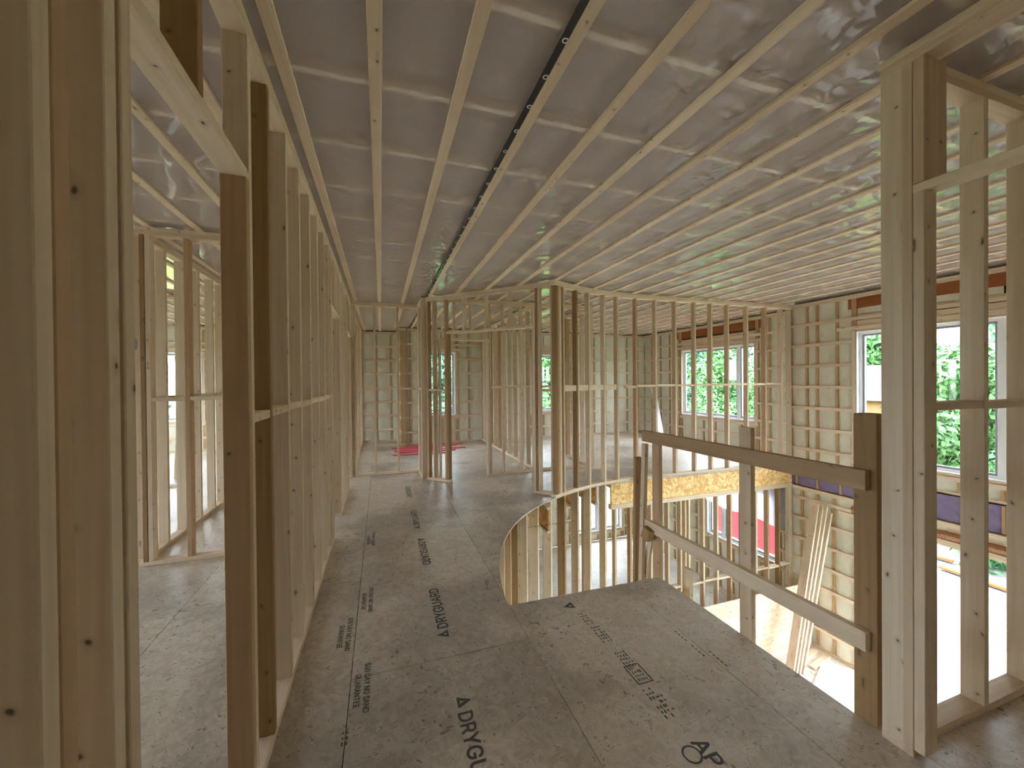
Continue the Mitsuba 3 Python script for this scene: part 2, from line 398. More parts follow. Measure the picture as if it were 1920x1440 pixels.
def film(x0, x1, y0, y1, step):
    nx, ny = int((x1 - x0) / step) + 1, int((y1 - y0) / step) + 1
    X, Y = np.meshgrid(np.linspace(x0, x1, nx), np.linspace(y0, y1, ny), indexing='ij')
    ph = (X + 0.414) / 0.4085
    u = ph - np.round(ph)
    sag = np.cos(np.pi * u) ** 2      # 1 at strap
    mid = 1 - sag
    P = np.stack([X * 3.2, Y * 16, X * 0], -1)
    P2 = np.stack([X * 7 + Y * 5, Y * 11 - X * 6, X * 0], -1)
    P3 = np.stack([X * 1.1, Y * 1.3, X * 0 + 3], -1)
    strength = 0.45 + 2.2 * np.clip(meshkit.fbm(P3, 3, 5) - 0.32 + 0.06 * np.clip(X - 1.0, 0, 4), 0, 1)
    P4 = np.stack([X * 5.0 + Y * 1.5, Y * 6.0 - X, X * 0 + 7], -1)
    w = (meshkit.fbm(P, 3, 1) - 0.5) * 0.017 + (np.abs(meshkit.fbm(P2, 3, 2) - 0.5) * -0.018 + 0.003) + (meshkit.fbm(P4, 3, 6) - 0.5) * 0.022
    z = TOP + 0.0225 + mid * (w * strength - 0.005) + 0.0006 * (meshkit.noise(P2 * 2, 4) - 0.5) * mid
    z = np.clip(z, TOP + 0.004, TOP + 0.026)
    V = np.stack([X, Y, z], -1).reshape(-1, 3)
    ii, jj = np.meshgrid(np.arange(nx - 1), np.arange(ny - 1), indexing='ij')
    a = (ii * ny + jj).ravel()
    F = np.concatenate([np.stack([a, a + 1, a + ny + 1], 1), np.stack([a, a + ny + 1, a + ny], 1)])
    return trimesh.Trimesh(V, F, process=False)
obj('vapour_barrier', film(-0.6, 8.3, -0.5, 11.05, 0.02), 'film', 'ceiling', smooth=True, label='clear wrinkled plastic film')
obj('vapour_barrier', film(-6.45, -0.6, -2.9, 11.95, 0.07), 'film', 'ceiling', smooth=True, label='clear wrinkled plastic film')
obj('vapour_barrier', film(-0.6, 7.78, -2.95, -0.5, 0.07), 'film', 'ceiling', smooth=True, label='clear wrinkled plastic film')
obj('vapour_barrier', film(-0.6, 0.45, 11.05, 11.95, 0.05), 'film', 'ceiling', smooth=True, label='clear wrinkled plastic film')
obj('insulation', boxm(-6.8, 8.6, -3.3, 12.3, TOP + 0.075, TOP + 0.30), 'insulation', 'ceiling', label='grey brown loose fill insulation')
k = obj('membrane_strip', boxm(0.748, 0.798, -0.5, 11.0, TOP + 0.0015, TOP + 0.0035), 'black_membrane', 'ceiling', label='black printed membrane tape beside a strap')
for i in range(46):
    y = 0.9 + 0.215 * i
    a = np.linspace(0, 2 * math.pi, 13)[:-1]
    rg = Polygon(np.c_[np.cos(a) * 0.015, np.sin(a) * 0.015], [np.c_[np.cos(a) * 0.009, np.sin(a) * 0.009]])
    m = trimesh.creation.extrude_polygon(rg, 0.0006, engine='earcut')
    m.apply_translation([0.773, y, TOP + 0.0007])
    obj('print', m, 'white_ink', k)

# ================================================================== LEFT WALL (hallway)
struct('wall_left', 'long bare stud wall along the left of the hallway with door openings')
XL = -0.49 - D
B1 = 1.53
def lw(y, za=None, zb=None):
    return (y, za if za is not None else S, zb if zb is not None else TOP - 2 * S)
hd = 2.50
studs = [-2.4, -2.0, -1.6, -1.2, -0.8, -0.4, 0.0, 0.36, 0.787, 0.8255, 0.952, 1.003, (1.36, hd + S, TOP - 2 * S), (1.79, S, hd), 1.829, 2.105, 2.485, 2.868, 3.245, 3.628, 4.01, 4.36, 4.575,
         (4.615, S, hd), (4.9, hd + S, 3.084), (5.15, hd + S, 3.084), (5.43, S, hd), 5.47, 5.93, 6.33, 6.71, (6.75, S, hd), (7.1, hd + S, 3.084), (7.56, S, hd), 7.60, 7.9, 8.3, 8.7, 9.1, 9.5, 9.9, 10.3, 10.7, 11.1, 11.5, 11.9]
studs = [(q[0] + 2.95, q[1], q[2]) if isinstance(q, tuple) else q + 2.95 for q in studs]
f = stud_wall('wall_left', (XL, -2.95), (XL, 11.95), studs, side=-1, bottom=[(0, 3.98), (4.74, 7.604), (8.38, 9.74), (10.51, 14.9)],
              blocks=[(a + 2.95, b + 2.95, B1 + 0.004 * i % 0.01) for i, (a, b) in enumerate([(1.868, 2.104), (2.144, 2.484), (2.524, 2.867), (2.907, 3.244), (3.284, 3.627), (3.667, 4.009), (4.049, 4.359), (4.4, 4.574),
                                                                         (7.64, 7.9), (7.94, 8.3), (8.34, 8.7), (8.74, 9.1), (9.14, 9.5), (9.54, 9.9)])])
f.put('header', 1.042 + 2.95, 1.8285 + 2.95, 0.001, D - 0.001, hd, hd + S, 'wood_y0')
f.put('header', 4.615 + 2.95, 5.468 + 2.95, 0.001, D - 0.001, hd, hd + S, 'wood_y0')
f.put('header', 6.75 + 2.95, 7.598 + 2.95, 0.001, D - 0.001, hd, hd + S, 'wood_y0')

# ================================================================== rooms behind the left wall
struct('wall_left_room_front', 'short stud wall seen through the near left door opening')
stud_wall('wall_left_room_front', (-2.14, 4.545), (-0.58, 4.545), [0.03, 0.07, 0.37, 0.76, 1.15, 1.50], blocks=[(0.11, 0.369, 1.53), (0.409, 0.759, 1.535), (0.80, 1.149, 1.53)])
struct('wall_left_room_side', 'stud wall running back from the short wall in the left room')
stud_wall('wall_left_room_side', (-2.12, 4.634), (-2.12, 7.0), [0.02, 0.40, 0.80, 1.20, 1.62, 1.94, 1.98, 2.02, 2.30], side=1, blocks=[(0.06, 0.399, 1.53), (0.44, 0.799, 1.53), (0.84, 1.199, 1.535), (1.24, 1.619, 1.53), (1.66, 1.939, 1.53)])
struct('wall_left_room_back', 'stud wall at the far side of the left room')
stud_wall('wall_left_room_back', (-6.3, 7.9), (-2.9, 7.9), [0.4 * i for i in range(9)], blocks=[(0.44, 0.799, 1.53), (1.24, 1.599, 1.53)])

# ================================================================== hall end: cross wall, stub wall, angled wall
struct('wall_hall_end', 'open stud wall closing the end of the hallway')
f = stud_wall('wall_hall_end', (-0.49, 7.60), (0.76, 7.60), [0.0, 0.04, 0.373, 0.776, 1.165, 1.212], blocks=[(0.08, 0.372, 1.55), (0.412, 0.775, 1.55), (0.816, 1.164, 1.55)], top_span=(0, 1.25))
struct('wall_hall_corner', 'narrow stud wall between the hall end wall and the angled wall')
stud_wall('wall_hall_corner', (0.76, 6.98), (0.76, 7.595), [0.0, 0.57], side=1, blocks=[(0.04, 0.569, 1.55)])
struct('wall_angled', 'angled stud wall with a wide door opening facing the hallway')
LA = 2.378
f = stud_wall('wall_angled', (0.741, 6.946), (2.431, 5.273), [0.02, 0.395, (0.434, S, 2.50), (0.76, 2.542, 3.084), (1.18, 2.542, 3.084), (1.61, 2.542, 3.084), (2.02, S, 2.5), 2.06, 2.10, 2.30, 2.34], side=1,
              bottom=[(0, 0.48), (2.02, LA)], blocks=[(0.06, 0.394, 1.535), (2.14, 2.299, 1.535)])
f.put('header', 0.434, 2.058, 0.001, D - 0.001, 2.50, 2.538, 'wood_x0')

# closet / bathroom walls behind the angled wall
struct('wall_bath_front', 'stud wall with a door opening behind the angled wall')
f = stud_wall('wall_bath_front', (0.86, 6.85), (3.95, 6.85), [0.0, 0.04, (0.10, S, 2.42), (0.35, 2.46, 3.084), (0.65, 2.46, 3.084), (0.96, S, 2.42), 1.0, 1.25, 1.6, 1.85, 1.89, 2.30, 2.70, 3.05], bottom=[(0, 0.14), (0.96, 3.09)],
              blocks=[(1.04, 1.249, 1.57), (1.29, 1.599, 1.575), (1.64, 1.849, 1.57), (1.93, 2.299, 1.57), (2.34, 2.699, 1.57)])
f.put('header', 0.08, 0.9985, 0.001, D - 0.001, 2.42, 2.458, 'wood_x0')
struct('wall_bath_side', 'stud wall running back towards the far windows')
stud_wall('wall_bath_side', (2.75, 6.945), (2.75, 10.9), [0.0, 0.40, 0.80, 1.20, 1.60, 2.00, 2.40, 2.80, 3.20, 3.60, 3.90], side=-1, blocks=[(0.04, 0.399, 1.57), (0.44, 0.799, 1.575), (0.84, 1.199, 1.57), (1.24, 1.599, 1.575), (1.64, 1.999, 1.57)])
struct('wall_far_room', 'short stud wall end standing in the far room')
stud_wall('wall_far_room', (3.95, 6.945), (3.95, 8.1), [0.0, 0.38, 0.76, 1.03, 1.10], side=-1)

# ================================================================== curved wall + straight wall by the stair opening
struct('wall_curved', 'curved stud wall following the round edge of the stair opening')
def curve_at(q):
    x, y = np.polyval(pf[0], q), np.polyval(pf[1], q)
    d = np.array([np.polyval(np.polyder(pf[0]), q), np.polyval(np.polyder(pf[1]), q)])
    d /= np.linalg.norm(d)
    return np.array([x, y]), d
# stud position parameters from points on the floor edge
def param_of(x, y):
    qs = np.linspace(0, 1, 800)
    return qs[np.argmin((np.polyval(pf[0], qs) - x) ** 2 + (np.polyval(pf[1], qs) - y) ** 2)]
def radial_stud(q, za, zb, d=D, off=0.0, mat=None, name='stud', par='wall_curved', ds=0.0):
    c, t = curve_at(q)
    n = np.array([-t[1], t[0]])          # away from the opening
    a = c + n * (off + d / 2) + t * ds
    u = np.array([t[0], t[1], 0]) * S / 2
    v = np.array([n[0], n[1], 0]) * d / 2
    obj(name, bar([a[0], a[1], za], [a[0], a[1], zb], u, v), mat or pick((0, 0, 1), 0.1), par)
def curved_plate(q0, q1, z, h, d=D, mat='wood_x0', name='bottom_plate', off=0.0):
    qs = np.linspace(q0, q1, 26)
    inn, out = [], []
    for q in qs:
        c, t = curve_at(q); n = np.array([-t[1], t[0]])
        inn.append(c + n * off); out.append(c + n * (d + off))
    m = trimesh.creation.extrude_polygon(Polygon(np.vstack([inn, out[::-1]])), h, engine='earcut')
    m.apply_translation([0, 0, z])
    obj(name, m, mat, 'wall_curved')
low_pts = [(0.93, 3.05), (0.985, 3.31), (1.042, 3.533), (1.234, 3.995), (1.402, 4.285), (1.569, 4.50), (1.781, 4.712), (2.017, 4.924), (2.29, 5.13), (2.582, 5.32), (2.867, 5.444), (3.146, 5.51), (3.48, 5.60)]
qU0 = param_of(2.47, 5.25)
for i, (x, y) in enumerate(low_pts):
    q = param_of(x, y)
    radial_stud(q, -3.36, -0.019, d=0.14, off=0.005)
    if x > 2.5:
        radial_stud(q, S, 3.08)
for q, ds in ((param_of(2.47, 5.25), 0.0), (param_of(2.47, 5.25), 0.04), (param_of(3.75, 5.66), 0.0)):
    radial_stud(q, S, 3.08, ds=ds, mat='wood_z3' if ds == 0 and q < 0.7 else None)
radial_stud(param_of(2.47, 5.25), S, 3.08, ds=-0.04, mat='wood_brown_z')
curved_plate(qU0 - 0.02, 1.0, 0.0, S)
curved_plate(qU0 - 0.02, 1.0, TOP - S, S - 0.0006, name='top_plate')
curved_plate(qU0 - 0.02, 1.0, TOP - 2 * S, S - 0.001, name='top_plate')
curved_plate(0.02, 1.0, -3.40, S, mat='wood_y1')
us = [param_of(x, y) for x, y in ((2.582, 5.32), (2.867, 5.444), (3.146, 5.51), (3.48, 5.60), (3.75, 5.66))]
for qa, qb in zip(us[:-1], us[1:]):
    (ca, ta), (cb, tb) = curve_at(qa), curve_at(qb)
    t = (cb - ca) / np.linalg.norm(cb - ca); n = np.array([-t[1], t[0]])
    A_, B_ = ca + t * 0.02, cb - t * 0.02
    mid = n * 0.03
    obj('blocking', bar([*(A_ + mid), 1.58], [*(B_ + mid), 1.58], [0, 0, 0.0445], [n[0] * 0.019, n[1] * 0.019, 0]), 'wood_x0', 'wall_curved')

struct('wall_stair_back', 'straight stud wall beyond the stair opening reaching the outside wall')
e = [4.156, 4.561, 4.981, 5.407, 5.786, 6.179, 6.652, 7.117, 7.542, 7.78]
X0 = 3.93
st = [q - S - X0 for q in e]
stud_wall('wall_stair_back', (X0, 5.68), (7.785, 5.68), st, blocks=[(0.0, st[0] - 0.001, 1.56)] + [(a + S + 0.001, b - 0.001, 1.575 + 0.006 * (i % 2)) for i, (a, b) in enumerate(zip(st[:-1], st[1:]))])
# lower storey wall below it
struct('wall_lower_stair', 'lower storey stud wall under the strand board rim')
e = [3.72, 4.02, 4.44, 4.80, 5.07, 5.17, 5.25, 5.58, 5.90, 6.22, 6.52, 6.86, 7.16, 7.46, 7.74, 7.785]
st = [q - S - 3.62 for q in e]
stud_wall('wall_lower_stair', (3.62, 5.68), (7.785, 5.68), st, z0=-3.40, top=-0.388, blocks=[(a + S + 0.001, b - 0.001, -2.02 + 0.01 * (i % 2)) for i, (a, b) in enumerate(zip(st[:-1], st[1:])) if b - a > 0.1 and i != 1])
struct('wall_lower_hall', 'lower storey stud wall behind the curved stair studs')
stud_wall('wall_lower_hall', (-0.5, 6.6), (3.7, 6.6), [0.0, 0.35, 0.7, 1.05, 1.4, 1.6, 1.8, 1.96, 2.1, 2.2, 2.3, 2.4, 2.5, 2.6, 2.7, 2.8, 2.95, 3.05, 3.15, 3.3, 3.4, 3.65, 3.9, 4.1], z0=-3.40, top=-0.388, brown=0.3)

# ================================================================== post and wall by the right of the stair opening
struct('wall_right_near', 'stud wall standing at the near edge of the stair opening on the right')
stud_wall('wall_right_near', (2.23, 1.115), (7.78, 1.115), [0.0, 0.625, 1.065, 1.47, 1.88, 2.29, 2.7, 3.1, 3.5, 3.9, 4.3, 4.7, 5.1, 5.5], blocks=[(0.14, 0.624, 1.535), (0.666, 1.064, 1.53), (1.105, 1.469, 1.535)], top_span=(0.10, 5.55),
          bottom=[(0.0, 5.55)])
struct('wall_right_passage', 'stud wall with a door opening running towards the viewer from the built-up post')
f = Frame('wall_right_passage', (2.23, -2.95), (2.23, 1.208), side=-1)
f.put('stud', 3.998 + 0.040, 3.998 + 0.078, 0.0, 0.089, 0.0, 3.084, 'wood_z2')
f.put('stud', 3.998, 3.998 + 0.038, 0.0, 0.089, S, 2.50, 'wood_z1')
f.put('stud', 3.998, 3.998 + 0.038, 0.0, 0.165, 2.54, 3.084, 'wood_z2')
f.put('header', 2.9, 4.036, 0.0, 0.089, 2.50, 2.538, 'wood_y0')
f.put('top_plate', 0, 4.158, 0, 0.089, TOP - S, TOP - 0.0006)
f.put('top_plate', 0, 4.158, 0, 0.089, TOP - 2 * S, TOP - S - 0.0006)
for s in (2.45, 2.85):
    f.put('stud', s, s + S, 0, 0.089, S, 3.084)
f.put('bottom_plate', 0, 2.9, 0, 0.089, 0, S)

# ================================================================== exterior walls with foam between the studs
ZK = [0.33 + 0.4 * i for i in range(8)]
def foam_panel(f, s0, s1, z0, z1, depth, seed):
    ns, nz = 6, max(5, int((z1 - z0) / 0.07))
    Sg, Zg = np.meshgrid(np.linspace(s0, s1, ns), np.linspace(z0, z1, nz), indexing='ij')
    e_s = np.minimum(Sg - s0, s1 - Sg) / max(s1 - s0, 1e-3) * 2
    b = np.sqrt(np.clip(e_s, 0, 1))
    P = np.stack([Sg * 9 + seed, Zg * 9, Sg * 0 + seed], -1)
    N = depth - 0.050 * (0.35 + 0.65 * b) * (0.55 + 0.9 * meshkit.fbm(P, 3, 7))
    N = np.maximum(N, 0.023)
    V = (f.p0 + f.t * Sg[..., None] + f.n * N[..., None] + np.array([0, 0, 1.0]) * Zg[..., None]).reshape(-1, 3)
    ii, jj = np.meshgrid(np.arange(ns - 1), np.arange(nz - 1), indexing='ij')
    a = (ii * nz + jj).ravel()
    F = np.concatenate([np.stack([a, a + 1, a + nz + 1], 1), np.stack([a, a + nz + 1, a + nz], 1)])
    return trimesh.Trimesh(V, F, process=False)

def exterior_wall(key, p0, p1, side, z0, z1, openings=(), straps=ZK, lvl=None, first=0.0, foam='foam', extra=(), skip=None, pitch=0.406):
    """inner face at n=0, n grows outwards. openings: (s0,s1,za,zb)"""
    f = Frame(key, p0, p1, side)
    f.put('top_plate', 0, f.L, 0.02, 0.158, z1 - S, z1 - 0.001, 'wood_x0' if abs(f.t[0]) > 0.5 else 'wood_y0')
    f.put('top_plate', 0, f.L, 0.02, 0.158, z1 - 2 * S, z1 - S - 0.001, 'wood_x1' if abs(f.t[0]) > 0.5 else 'wood_y1')
    f.put('bottom_plate', 0, f.L, 0.02, 0.158, z0, z0 + S, 'wood_x1' if abs(f.t[0]) > 0.5 else 'wood_y1')
    zt, zb = z1 - 2 * S, z0 + S
    pos = set()
    s = first
    while s < f.L - 0.05:
        pos.add(round(s, 3)); s += pitch
    if skip:
        pos = {q for q in pos if not (skip[0] < q < skip[1])}
    pos.add(round(f.L - S, 3))
    for q in extra:
        pos.add(round(q, 3))
    for (a, b, za, zc) in openings:
        pos = {q for q in pos if not (a - 0.12 < q < b + 0.08)}
        pos |= {round(a - S - 0.002, 3), round(b + 0.002, 3), round(a - 2 * S - 0.004, 3), round(b + S + 0.004, 3)}
    pos = sorted(q for q in pos if 0 <= q <= f.L - S + 0.001)
    segs = {}
    for q in pos:
        f.put('stud', q, q + S, 0.021, 0.158, zb, zt, 'stud_dirty')
    for a, b in zip(pos[:-1], pos[1:]):
        lo, hi = a + S, b
        if hi - lo < 0.03:
            continue
        op = [o for o in openings if o[0] - 0.01 <= (lo + hi) / 2 <= o[1] + 0.01]
        if not op:
            obj('foam_bay', foam_panel(f, lo, hi, zb, zt, 0.072, rnd.random() * 50), foam, key, smooth=True)
        else:
            o = op[0]
            n = max(1, int(round((hi - lo) / 0.406)))
            for (ya, yb) in ((zb, o[2] - S), (o[3] + 0.30 if lvl else o[3] + S, (lvl[0] if lvl else zt))):
                if yb - ya < 0.06:
                    continue
                for i in range(n):
                    la, lb = lo + (hi - lo) * i / n, lo + (hi - lo) * (i + 1) / n
                    if i and ya < o[2]:
                        f.put('stud', la - 0.019, la + 0.019, 0.021, 0.158, ya, yb, 'stud_dirty')
                        la += 0.019
                    obj('foam_bay', foam_panel(f, la, lb - (0.019 if i < n - 1 else 0), ya, yb, 0.072, rnd.random() * 50), foam, key, smooth=True)
            f.put('sill', o[0], o[1], 0.021, 0.158, o[2] - S, o[2], None)
            f.put('window_header', o[0], o[1], 0.021, 0.158, o[3], o[3] + 0.045, None)
            f.put('window_header', o[0] - 0.3 if o[0] > 0.3 else o[0], min(o[1] + 0.3, f.L), -0.002, 0.019, o[3] + 0.03, o[3] + 0.095, None)
            f.put('window_header', o[0], o[1], 0.03, 0.158, o[3] + 0.10, o[3] + 0.19, None)
            f.put('window_header', o[0], o[1], 0.04, 0.158, o[3] + 0.20, o[3] + 0.298, None)
    if lvl:
        f.put('beam', lvl[2], lvl[3], 0.022, 0.157, lvl[0], lvl[1], 'lvl_brown', label='brown laminated beam above the window')
    for z in straps:
        if not (z0 + 0.05 < z < z1 - 0.03):
            continue
        spans = [(0, f.L)]
        for (a, b, za, zc) in openings:
            if za - 0.06 < z < zc + 0.08:
                spans = [r for (p, q) in spans for r in ((p, min(q, a - 0.002)), (max(p, b + 0.002), q)) if r[1] - r[0] > 0.05]
            elif lvl and za < z:
                pass
        if lvl and lvl[0] - 0.05 < z < lvl[1] + 0.03:
            spans = [r for (p, q) in spans for r in ((p, min(q, lvl[2])), (max(p, lvl[3]), q)) if r[1] - r[0] > 0.05]
        for (p, q) in spans:
            n = max(1, int((q - p) / 3.6) + 1)
            for i in range(n):
                f.put('strap', p + (q - p) * i / n + 0.001, p + (q - p) * (i + 1) / n - 0.001, 0.0, 0.019, z - 0.03, z + 0.03)
    for (a, b, za, zc) in openings:      # strap framing round the opening
        f.put('strap', a - 0.066, a - 0.004, -0.001, 0.0185, za - 0.1, zc + 0.02)
        f.put('strap', b + 0.004, b + 0.066, -0.001, 0.0185, za - 0.1, zc + 0.02)
        f.put('strap', a - 0.066, b + 0.066, -0.0015, 0.018, za - S - 0.07, za - S - 0.008)
    # outer sheathing in pieces around the openings
    ops = sorted(openings)
    s = 0
    for (a, b, za, zc) in ops + [(f.L, f.L, 0, 0)]:
        if a - s > 0.02:
            f.put('sheathing', s, a, 0.159, 0.20, z0, z1 + 0.1, 'sheathing')
        if b > a:
            if za - z0 > 0.03:
                f.put('sheathing', a, b, 0.159, 0.20, z0, za, 'sheathing')
            f.put('sheathing', a, b, 0.159, 0.20, zc, z1 + 0.1, 'sheathing')
        s = b
    return f

def window(key, f, o, label, mullions=(), n0=0.06, n1=0.15, fr=0.055, wood_reveal=False):
    struct(key, label)
    a, b, za, zc = o
    g = Frame(key, (0, 0), (1, 0)); g.p0, g.t, g.n, g.L = f.p0, f.t, f.n, f.L
    W = 'white_vinyl'
    g.put('frame', a + 0.002, a + fr, n0, n1, za + 0.002, zc - 0.002, W)
    g.put('frame', b - fr, b - 0.002, n0, n1, za + 0.002, zc - 0.002, W)
    g.put('frame', a + fr, b - fr, n0, n1, za + 0.002, za + fr, W)
    g.put('frame', a + fr, b - fr, n0, n1, zc - fr, zc - 0.002, W)
    g.put('jamb', a + 0.001, a + 0.014, -0.002, n0 - 0.001, za + 0.001, zc - 0.001, 'wood_z0' if wood_reveal else W)
    g.put('jamb', b - 0.014, b - 0.001, -0.002, n0 - 0.001, za + 0.001, zc - 0.001, 'wood_z0' if wood_reveal else W)
    g.put('jamb', a + 0.015, b - 0.015, -0.002, n0 - 0.001, za + 0.001, za + 0.014, W)
    g.put('jamb', a + 0.015, b - 0.015, -0.002, n0 - 0.001, zc - 0.014, zc - 0.001, W)
    edges = [a + fr] + [q for m in mullions for q in (m - 0.045, m + 0.045)] + [b - fr]
    for m in mullions:
        g.put('mullion', m - 0.045, m + 0.045, n0 - 0.004, n1 - 0.002, za + fr, zc - fr, W)
    for p, q in zip(edges[::2], edges[1::2]):
        # sash
        for (s0, s1, y0, y1) in ((p, p + 0.03, za + fr, zc - fr), (q - 0.03, q, za + fr, zc - fr), (p + 0.03, q - 0.03, za + fr, za + fr + 0.03), (p + 0.03, q - 0.03, zc - fr - 0.03, zc - fr)):
            g.put('sash', s0 + 0.0005, s1 - 0.0005, n0 + 0.015, n1 - 0.02, y0, y1, 'grey_vinyl')
        A, B = g.pt(p + 0.03, (n0 + n1) / 2, za + fr + 0.03), g.pt(q - 0.03, (n0 + n1) / 2, zc - fr - 0.03)
        V = np.array([[A[0], A[1], A[2]], [B[0], B[1], A[2]], [B[0], B[1], B[2]], [A[0], A[1], B[2]]])
        obj('pane', trimesh.Trimesh(V, [[0, 1, 2], [0, 2, 3]], process=False), 'glass', key)

ZT = 3.155
struct('wall_right', 'outside wall on the right with spray foam between studs and horizontal strapping')
o1 = (1.2 + 3.0, 4.57 + 3.0, 0.30, 2.50)
fR = exterior_wall('wall_right', (7.8, -3.0), (7.8, 5.75), -1, 0.0, ZT, [o1], lvl=(2.90, 3.075, 3.6, 7.70), first=8.0 - 0.406 * 19, extra=(8.40, 8.21, 7.87), skip=(7.6, 8.7))
window('window_1', fR, o1, 'wide white window in the right wall looking out on green trees', mullions=(5.9,))
struct('wall_right_far', 'outside wall of the far room with spray foam and horizontal strapping')
o2 = (6.93 - 5.75, 9.30 - 5.75, 0.70, 2.54)
fF = exterior_wall('wall_right_far', (8.3, 5.75), (8.3, 11.2), -1, 0.0, ZT, [o2], lvl=(2.88, 3.075, 0.9, 3.85))
window('window_2', fF, o2, 'three part white window in the far room', mullions=(7.42 - 5.75, 8.36 - 5.75), wood_reveal=True)
struct('wall_back', 'far outside wall with spray foam, strapping and a narrow window')
o3 = (8.5 - 2.0, 8.5 - 1.2, 0.755, 2.53)
o4 = (8.5 - 5.1, 8.5 - 4.3, 0.78, 2.50)
fB = exterior_wall('wall_back', (8.5, 11.0), (0.5, 11.0), -1, 0.0, ZT, [o4, o3], foam='foam')
window('window_3', fB, o3, 'narrow white window in the far wall beyond the angled wall')
window('window_4', fB, o4, 'narrow white window in the far wall of the far room')
struct('wall_back_left', 'recessed outside wall at the end of the left rooms')
o5 = (0.7 + 4.3, 0.7 + 5.5, 0.755, 2.50)
o5b = (0.7 + 2.3, 0.7 + 3.4, 0.755, 2.50)
fBL = exterior_wall('wall_back_left', (0.7, 11.95), (-6.5, 11.95), -1, 0.0, ZT, [o5b, o5])
window('window_5', fBL, o5, 'bright window seen between the studs of the left rooms')
window('window_6', fBL, o5b, 'second bright window at the end of the left rooms')
struct('wall_back_return', 'short return of the outside wall at the far left')
exterior_wall('wall_back_return', (0.5, 11.0), (0.5, 11.93), -1, 0.0, ZT, [])
struct('wall_left_outer', 'outside wall of the left rooms')
oL = [(0.9, 1.7, 0.9, 2.1), (4.4, 6.8, 0.4, 2.5), (8.2, 10.4, 0.3, 2.5), (11.8, 14.0, 0.3, 2.5)]  # unseen windows, added and enlarged to bring daylight in from the left
fL = exterior_wall('wall_left_outer', (-6.5, -3.0), (-6.5, 11.95), 1, 0.0, ZT, oL)
for i, o in enumerate(oL):
    window(f'window_{7 + i}', fL, o, 'unseen window added to the outside wall of the left rooms for more daylight', mullions=((o[0] + o[1]) / 2,))
struct('wall_front', 'outside wall behind the viewer')
exterior_wall('wall_front', (-6.7, -3.0), (7.8, -3.0), -1, 0.0, ZT, [], pitch=0.61)

# rim band and lower storey
LZ = -3.40
struct('wall_rim_right', 'rim between the storeys on the right wall filled with purple foam')
f = Frame('wall_rim_right', (7.8, -3.0), (7.8, 11.0), -1)
for i in range(35):
    a = 0.02 + 0.392 * i
    m = foam_panel(f, a, a + 0.36, -0.40, -0.03, 0.075, i * 3.3)
    obj('foam_bay', m, 'foam_purple', 'wall_rim_right', smooth=True)
    f.put('joist_end', a + 0.36, a + 0.392, 0.03, 0.158, -0.40, -0.03, 'stud_dirty')
f.put('strap', 0, f.L, -0.002, 0.017, -0.485, -0.42, 'wood_y0')
f.put('sheathing', 0, f.L, 0.159, 0.2, -0.5, 0.05, 'sheathing')
struct('wall_lower_right', 'lower storey outside wall with spray foam and a wide door opening')
oP = (1.0 + 3, 4.55 + 3, LZ, -0.78)
oW = (6.04 + 3, 7.87 + 3, -2.17, -0.62)
ZL = [LZ + 0.36 + 0.4 * i for i in range(8)]
fLR = exterior_wall('wall_lower_right', (7.8, -3.0), (7.8, 11.2), -1, LZ, -0.42, [oP, oW], straps=ZL, first=8.0 - 0.406 * 19, extra=(8.22, 7.93, 8.50), skip=(7.6, 8.65))
fLR.put('beam', 3.9, 7.65, 0.0, 0.02, -0.70, -0.56, 'lvl_brown', label='brown laminated beam above the door opening')
window('window_15', fLR, oW, 'lower storey window with a view of a red trailer', mullions=(7.42 + 3,))
struct('wall_lower_back', 'lower storey far outside wall with a large window')
oB = [(0.6, 2.3, -3.1, -1.0)]
fLB = exterior_wall('wall_lower_back', (8.0, 11.0), (-6.5, 11.0), -1, LZ, -0.42, oB, straps=ZL)
for i, o in enumerate(oB):
    window(f'window_{16 + i}', fLB, o, 'large lower storey window in the far wall', mullions=((o[0] + o[1]) / 2,))
struct('wall_lower_left', 'lower storey outside wall on the left')
exterior_wall('wall_lower_left', (-6.5, -3.0), (-6.5, 11.0), 1, LZ, -0.42, [(5.0, 7.5, -3.1, -0.9)], straps=ZL[::3], pitch=1.2)
struct('wall_lower_front', 'lower storey outside wall behind the viewer')
exterior_wall('wall_lower_front', (-6.5, -3.0), (7.8, -3.0), -1, LZ, -0.42, [(8.5, 11.5, -3.1, -0.9)], straps=ZL[::3], pitch=1.2)
struct('floor_lower', 'lower storey subfloor seen through the stair opening')
for i in range(6):
    for j in range(6):
        xa, xb, ya, yb = -6.5 + 2.44 * i, min(-6.5 + 2.44 * (i + 1), 7.95), -3 + 2.44 * j, min(-3 + 2.44 * (j + 1), 11.0)
        if xa < xb and ya < yb:
            obj('sheet', boxm(xa + 0.0015, xb - 0.0015, ya + 0.0015, yb - 0.0015, LZ - 0.018, LZ), 'osb_lower', 'floor_lower')

